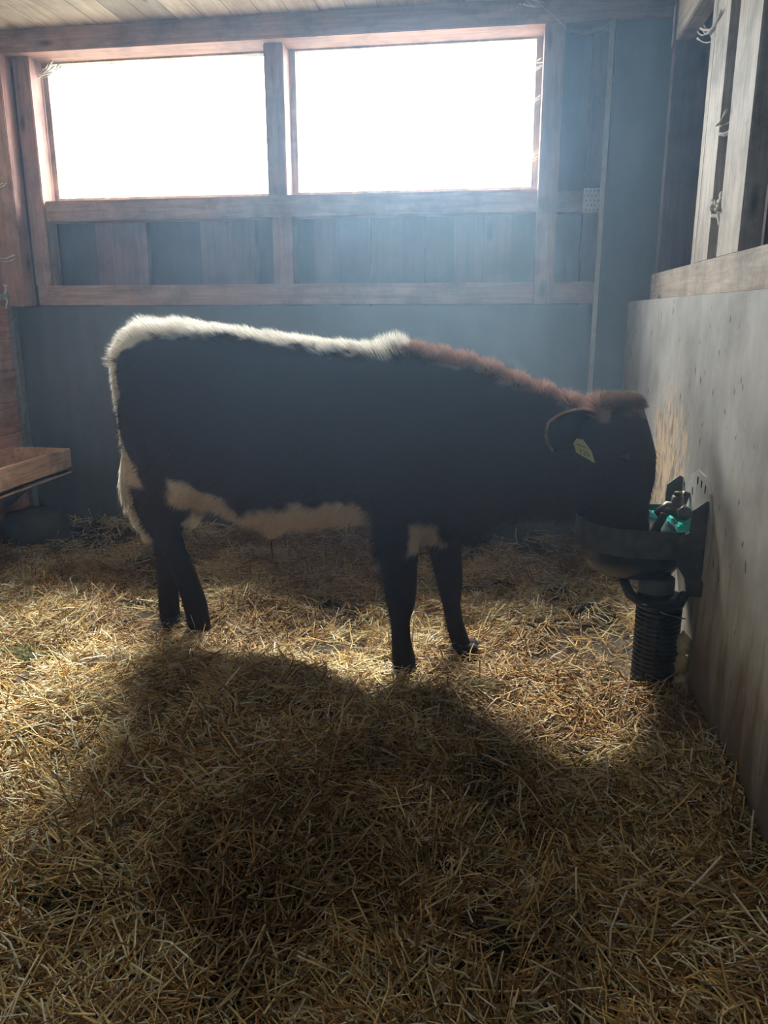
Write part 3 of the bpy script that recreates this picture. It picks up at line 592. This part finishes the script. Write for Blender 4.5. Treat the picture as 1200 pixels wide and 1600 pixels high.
# ears
def ear(side):
    base = W(1.515, -.085*side-.03, .885); tip = W(1.40, -.15*side-.03, .855)
    ax_ = tip-base; Ln = ax_.length; ax_.normalize(); up = (Z-ax_*Z.dot(ax_)).normalized(); outw = up.cross(ax_)*1.0
    if outw.dot(AN)*side > 0: outw = -outw
    nu, nw = 14, 11; P = []; 
    for i in range(nu):
        q = i/(nu-1); hw = .050*max(.02, 1-abs(2*min(1, q*.86+.14)-1.12)**2.6/1.36)**.55 if q < .98 else .012
        for j in range(nw):
            v = -1+2*j/(nw-1); cup = -.030*(1-v*v)*math.sin(math.pi*(q*.8+.15))
            P.append(base+ax_*(q*Ln*1.12)+up*(hw*v*1.0+.006*math.sin(math.pi*q))+outw*cup)
    V = np.array([list(p) for p in P]); F = np.array([[i*nw+j, i*nw+j+1, (i+1)*nw+j+1, (i+1)*nw+j] for i in range(nu-1) for j in range(nw-1)])
    C = np.repeat((RED*.8)[None], len(V), 0); me = npmesh('ear', V, F, C, True); o = link('ear', me, MT['hide'], calf)
    md = o.modifiers.new('t', 'SOLIDIFY'); md.thickness = .006
    # rim and fringe; upper hairs coloured lighter to imitate backlight
    edge = [V[i*nw+nw-1] for i in range(nu)] + [V[i*nw] for i in range(nu-1, -1, -1)]
    E_ = np.array(edge); n = 2600; ti = rng.random(n)*(len(E_)-1.001); i0 = ti.astype(int); fr = (ti-i0)[:, None]; Pp = E_[i0]*(1-fr)+E_[i0+1]*fr
    cen = V.mean(0); nr = Pp-cen; nr /= np.linalg.norm(nr, axis=1)[:, None]; nr = nr*.6+np.array(ax_)[None]*.4; D = nr+rng.normal(0, .25, (n, 3)); D /= np.linalg.norm(D, axis=1)[:, None]
    Vv, Ff, Cc = strands(Pp, D, rng.uniform(.005, .011, n)*np.where(i0 < nu+1, 1, .5), np.where((i0 < nu+1)[:, None], (MANE_BACKLIT*1.8)[None], (RED*1.5)[None])*(1+rng.uniform(-.3, .3, (n, 1))), .0007, D*0, nr+.01)
    link('ear_fringe', npmesh('ear_fringe', Vv, Ff, Cc), MT['fur'], o)
    return o, base, tip, up, outw
er, eb, et, eu, eo = ear(1); er['label'] = 'near ear carrying the yellow tag'
ear(-1)
# ear tag: pentagon panel facing the camera
tb = W(1.478, -.185, .850)
ra = AX; rz = (Z*1.0-AX*.32).normalized(); rx = (AX+Z*(-.32)).normalized()
poly = [(-.011, 0), (.011, 0), (.027, -.030), (.027, -.066), (-.024, -.045), (-.024, -.022)]
poly = [(-.012, 0), (.008, .004), (.026, -.024), (.027, -.058), (-.025, -.046), (-.026, -.018)]
b = MB(); b.prism(poly, lambda a, c, d: tb+rx*a+rz*c-AN*d, .002); tg = b.build('ear_tag', MT['tagy'], er); tg['label'] = 'yellow ear tag'
b = MB(); b.tube([tb-AN*.004+rz*-.006, tb+AN*.012+rz*-.006], [.006, .004], 10); b.build('tag_stud', MT['tagy'], er)
b = MB()
for a0, a1, c0, c1 in ((-.016, .012, -.019, -.0165), (-.014, .016, -.0235, -.0225)): b.prism([(a0, c0), (a1, c0), (a1, c1), (a0, c1)], lambda a, c, d: tb+rx*a+rz*c-AN*(.0021+d), .0003)
b.build('tag_print', MT['ink'], er)
cu = bpy.data.curves.new('num', 'FONT'); cu.body = '725'; cu.size = .021; cu.align_x = 'CENTER'; cu.extrude = .0002
to = bpy.data.objects.new('num', cu); COL.objects.link(to); dg = bpy.context.evaluated_depsgraph_get(); me = bpy.data.meshes.new_from_object(to.evaluated_get(dg)); bpy.data.objects.remove(to)
for v in me.vertices: x_, y_, z_ = v.co; v.co = tb+rx*(x_+.001)+rz*(y_-.044)-AN*(.0024+z_)
link('tag_digits', me, MT['ink'], er)
# eyes, hooves, nostrils
for sd_ in (1, -1):
    bm = bmesh.new(); bmesh.ops.create_uvsphere(bm, u_segments=16, v_segments=10, radius=.017)
    for v in bm.verts: v.co += W(1.60, -.045-.083*sd_, .80)
    for fc in bm.faces: fc.smooth = True
    me = bpy.data.meshes.new('eye'); bm.to_mesh(me); bm.free(); link('eye', me, MT['eye'], calf)
for (x_, y_) in ((-.296, 2.40), (-.103, 2.61), (-1.095, 2.60), (-1.263, 2.71)):
    b = MB()
    for c in (-1, 1):
        b.rings([ell(Vector((x_+.004, y_+c*.019, .052)), Vector((1, 0, 0)), Vector((0, 1, 0)), .036, .019, 14), ell(Vector((x_+.012, y_+c*.020, .0)), Vector((1, 0, 0)), Vector((0, 1, 0)), .044, .021, 14), ell(Vector((x_+.014, y_+c*.020, -.012)), Vector((1, 0, 0)), Vector((0, 1, 0)), .045, .021, 14)])
    b.build('hoof', MT['hoof'], calf)
b = MB(); b.tube([W(.385, 0, .43), W(.388, 0, .40), W(.385, .003, .37), W(.392, .0, .33)], [.006, .004, .003, .001], 6)
me = b.mesh('sheath_hair'); link('sheath_hair', me, MT['hoof'], calf)
# ------------------------------------------------------------------ straw
def straw(n, xr, yr, ylog=True, wmul=1.0, lift=.035, lrange=(.05, .16), even=False):
    x = rng.uniform(xr[0], xr[1], n); v = rng.random(n)
    y = yr[0]+(yr[1]-yr[0])*v
    den = .10+.90*sstep(.30, .48, vnoise(x*3.1+20, y*3.1+4)*.6+vnoise(x*8+1, y*8+9)*.4)
    keep = (rng.random(n) < den) | even; x, y = x[keep], y[keep]; n = len(x)
    L_ = rng.uniform(lrange[0], lrange[1], n)*np.where(rng.random(n) < .35, .55, 1); a = rng.random(n)*2*np.pi
    # loose local combing
    a = np.where(rng.random(n) < .4, vnoise(x*2.3, y*2.3)*6.28+rng.normal(0, .5, n), a)
    tilt = rng.normal(0, .16, n)+(rng.random(n) < .14)*rng.uniform(.15, .9, n)
    D = np.stack([np.cos(a)*np.cos(tilt), np.sin(a)*np.cos(tilt), np.sin(tilt)], 1)
    zc = hfield(x, y)+rng.random(n)**1.4*lift+np.abs(np.sin(tilt))*L_*.28
    Cn = np.stack([x, y, zc], 1)
    lim = np.clip((XR-.003-x)/np.maximum(np.abs(D[:, 0]), 1e-3)*2, .01, None); L_ = np.minimum(L_, lim)
    lim = np.clip((3.99-y)/np.maximum(np.abs(D[:, 1]), 1e-3)*2, .01, None); L_ = np.minimum(L_, lim)
    S = np.stack([-np.sin(a), np.cos(a), np.zeros(n)], 1); U = np.cross(D, S)
    bend = (S*rng.normal(0, .06, (n, 1))+U*rng.normal(0, .05, (n, 1)))*L_[:, None]
    w_ = rng.uniform(.0009, .0028, n)*wmul; h_ = w_*rng.uniform(.35, .9, n); roll = rng.uniform(0, np.pi, n)
    rings_ = []
    for q in (-.5, 0., .5):
        c = Cn+D*(q*L_)[:, None]+bend*(1-4*q*q)
        for k_ in range(3):
            th = roll+k_*2*np.pi/3; rings_.append(c+S*(w_*np.cos(th))[:, None]+U*(h_*np.sin(th))[:, None])
    V = np.stack(rings_, 1).reshape(-1, 3); o = np.arange(n)[:, None]*9; F = []
    for rg in (0, 3):
        for k_ in range(3): F.append(o+np.array([rg+k_, rg+(k_+1) % 3, rg+3+(k_+1) % 3, rg+3+k_]))
    pal = np.array([[.84, .64, .28], [.92, .82, .50], [.72, .46, .16], [.40, .21, .07], [1.0, .97, .80], [.26, .15, .07], [.42, .38, .17]])
    pw = np.array([.20, .20, .18, .15, .10, .12, .05]); ci = rng.choice(7, n, p=pw); C = pal[ci]*rng.uniform(.75, 1.15, (n, 1))
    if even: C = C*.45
    wet = sstep(.42, .62, vnoise(x*2.2+31, y*2.2+13)*.65+vnoise(x*6+3, y*6+2)*.35)[:, None]; C = C*(1-.55*wet*np.array([.8, .95, 1.1]))
    return V, np.concatenate(F, 0), np.repeat(np.clip(C, 0, 1), 9, 0)
sets = [straw(34000, (-1.25, XR), (.55, 1.9), lrange=(.04, .15)), straw(50000, (-2.0, XR), (1.5, 3.0), lrange=(.04, .14)), straw(40000, (-2.6, XR), (2.7, 3.98), lrange=(.04, .14)),
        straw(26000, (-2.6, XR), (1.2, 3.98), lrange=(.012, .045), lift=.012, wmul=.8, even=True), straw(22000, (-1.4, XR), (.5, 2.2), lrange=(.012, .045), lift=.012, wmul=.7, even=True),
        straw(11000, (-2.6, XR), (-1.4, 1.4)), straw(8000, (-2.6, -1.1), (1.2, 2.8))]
o_ = 0; VV, FF_, CC = [], [], []
for V, F, C in sets: VV.append(V); FF_.append(F+o_); CC.append(C); o_ += len(V)
tag(link('straw_bedding', npmesh('straw_bedding', np.concatenate(VV), np.concatenate(FF_), np.concatenate(CC)), MT['straw']), 'loose golden straw bedding covering the floor of the pen', 'straw', kind='stuff')
# green hay wisps
def hay(name, cx_, cy_, rad, n, label):
    global rng
    th = rng.random(n)*6.28; rr = rad*np.sqrt(rng.random(n)); x = cx_+rr*np.cos(th); y = cy_+rr*np.sin(th)*.8
    a = rng.random(n)*6.28; tl = rng.normal(.1, .4, n); D = np.stack([np.cos(a)*np.cos(tl), np.sin(a)*np.cos(tl), np.sin(tl)], 1)
    P = np.stack([x, y, hfield(x, y)+.01+rng.random(n)*.05*(1-(rr/rad)**2)], 1)
    C = np.array([.20, .20, .075])[None]*rng.uniform(.5, 1.4, (n, 1)); V, F, C = strands(P-D*.03, D, rng.uniform(.04, .09, n), C, .0011, np.array([[0, 0, -.4]])*np.ones((n, 1)), D[:, [1, 2, 0]])
    tag(link(name, npmesh(name, V, F, C), MT['straw']), label, 'hay', kind='stuff')
hay('hay_wisp', -1.72, 2.34, .13, 900, 'clump of greenish hay on the straw at the far left')
hay('hay_wisp', -.03, 2.30, .07, 350, 'small dark clump of hay in front of the far front hoof')
# ------------------------------------------------------------------ haze volume standing in for lens glare
m = bpy.data.materials.new('glare_haze'); m.use_nodes = True; nt = m.node_tree; nt.nodes.clear()
v = N(nt, 'ShaderNodeVolumeScatter'); v.inputs['Color'].default_value = (.47, .72, 1, 1); v.inputs['Density'].default_value = HAZE; v.inputs['Anisotropy'].default_value = .45
tcv = N(nt, 'ShaderNodeTexCoord'); sv = N(nt, 'ShaderNodeSeparateXYZ'); nt.links.new(tcv.outputs['Object'], sv.inputs[0])
ma = N(nt, 'ShaderNodeMapRange', interpolation_type='SMOOTHSTEP'); mb_ = N(nt, 'ShaderNodeMapRange', interpolation_type='SMOOTHSTEP'); mc_ = N(nt, 'ShaderNodeMapRange', interpolation_type='SMOOTHSTEP')
for n_, s_k, vals in ((ma, 'X', (-1.7, .1, .12, 1.0)), (mb_, 'Z', (.4, 1.05, .05, 1.0)), (mc_, 'Y', (-.1, 1.7, .12, 1.0))):  # density thinned left, low and near the camera to shape the glare
    nt.links.new(sv.outputs[s_k], n_.inputs['Value'])
    for q_, x_ in zip(('From Min', 'From Max', 'To Min', 'To Max'), vals): n_.inputs[q_].default_value = x_
mm = N(nt, 'ShaderNodeMath', operation='MULTIPLY'); nt.links.new(ma.outputs[0], mm.inputs[0]); nt.links.new(mb_.outputs[0], mm.inputs[1])
m2_ = N(nt, 'ShaderNodeMath', operation='MULTIPLY'); m9 = N(nt, 'ShaderNodeMath', operation='MULTIPLY'); nt.links.new(mm.outputs[0], m9.inputs[0]); nt.links.new(mc_.outputs[0], m9.inputs[1]); nt.links.new(m9.outputs[0], m2_.inputs[0]); m2_.inputs[1].default_value = HAZE*1.35; nt.links.new(m2_.outputs[0], v.inputs['Density'])
oo = N(nt, 'ShaderNodeOutputMaterial'); nt.links.new(v.outputs[0], oo.inputs['Volume'])
b = MB(); b.box(XL+.03, XR-.004, -1.58, 3.925, -.02, 2.535)
hz = tag(b.build('haze', m), 'added bluish haze volume imitating lens glare from the windows', 'haze', kind='stuff')
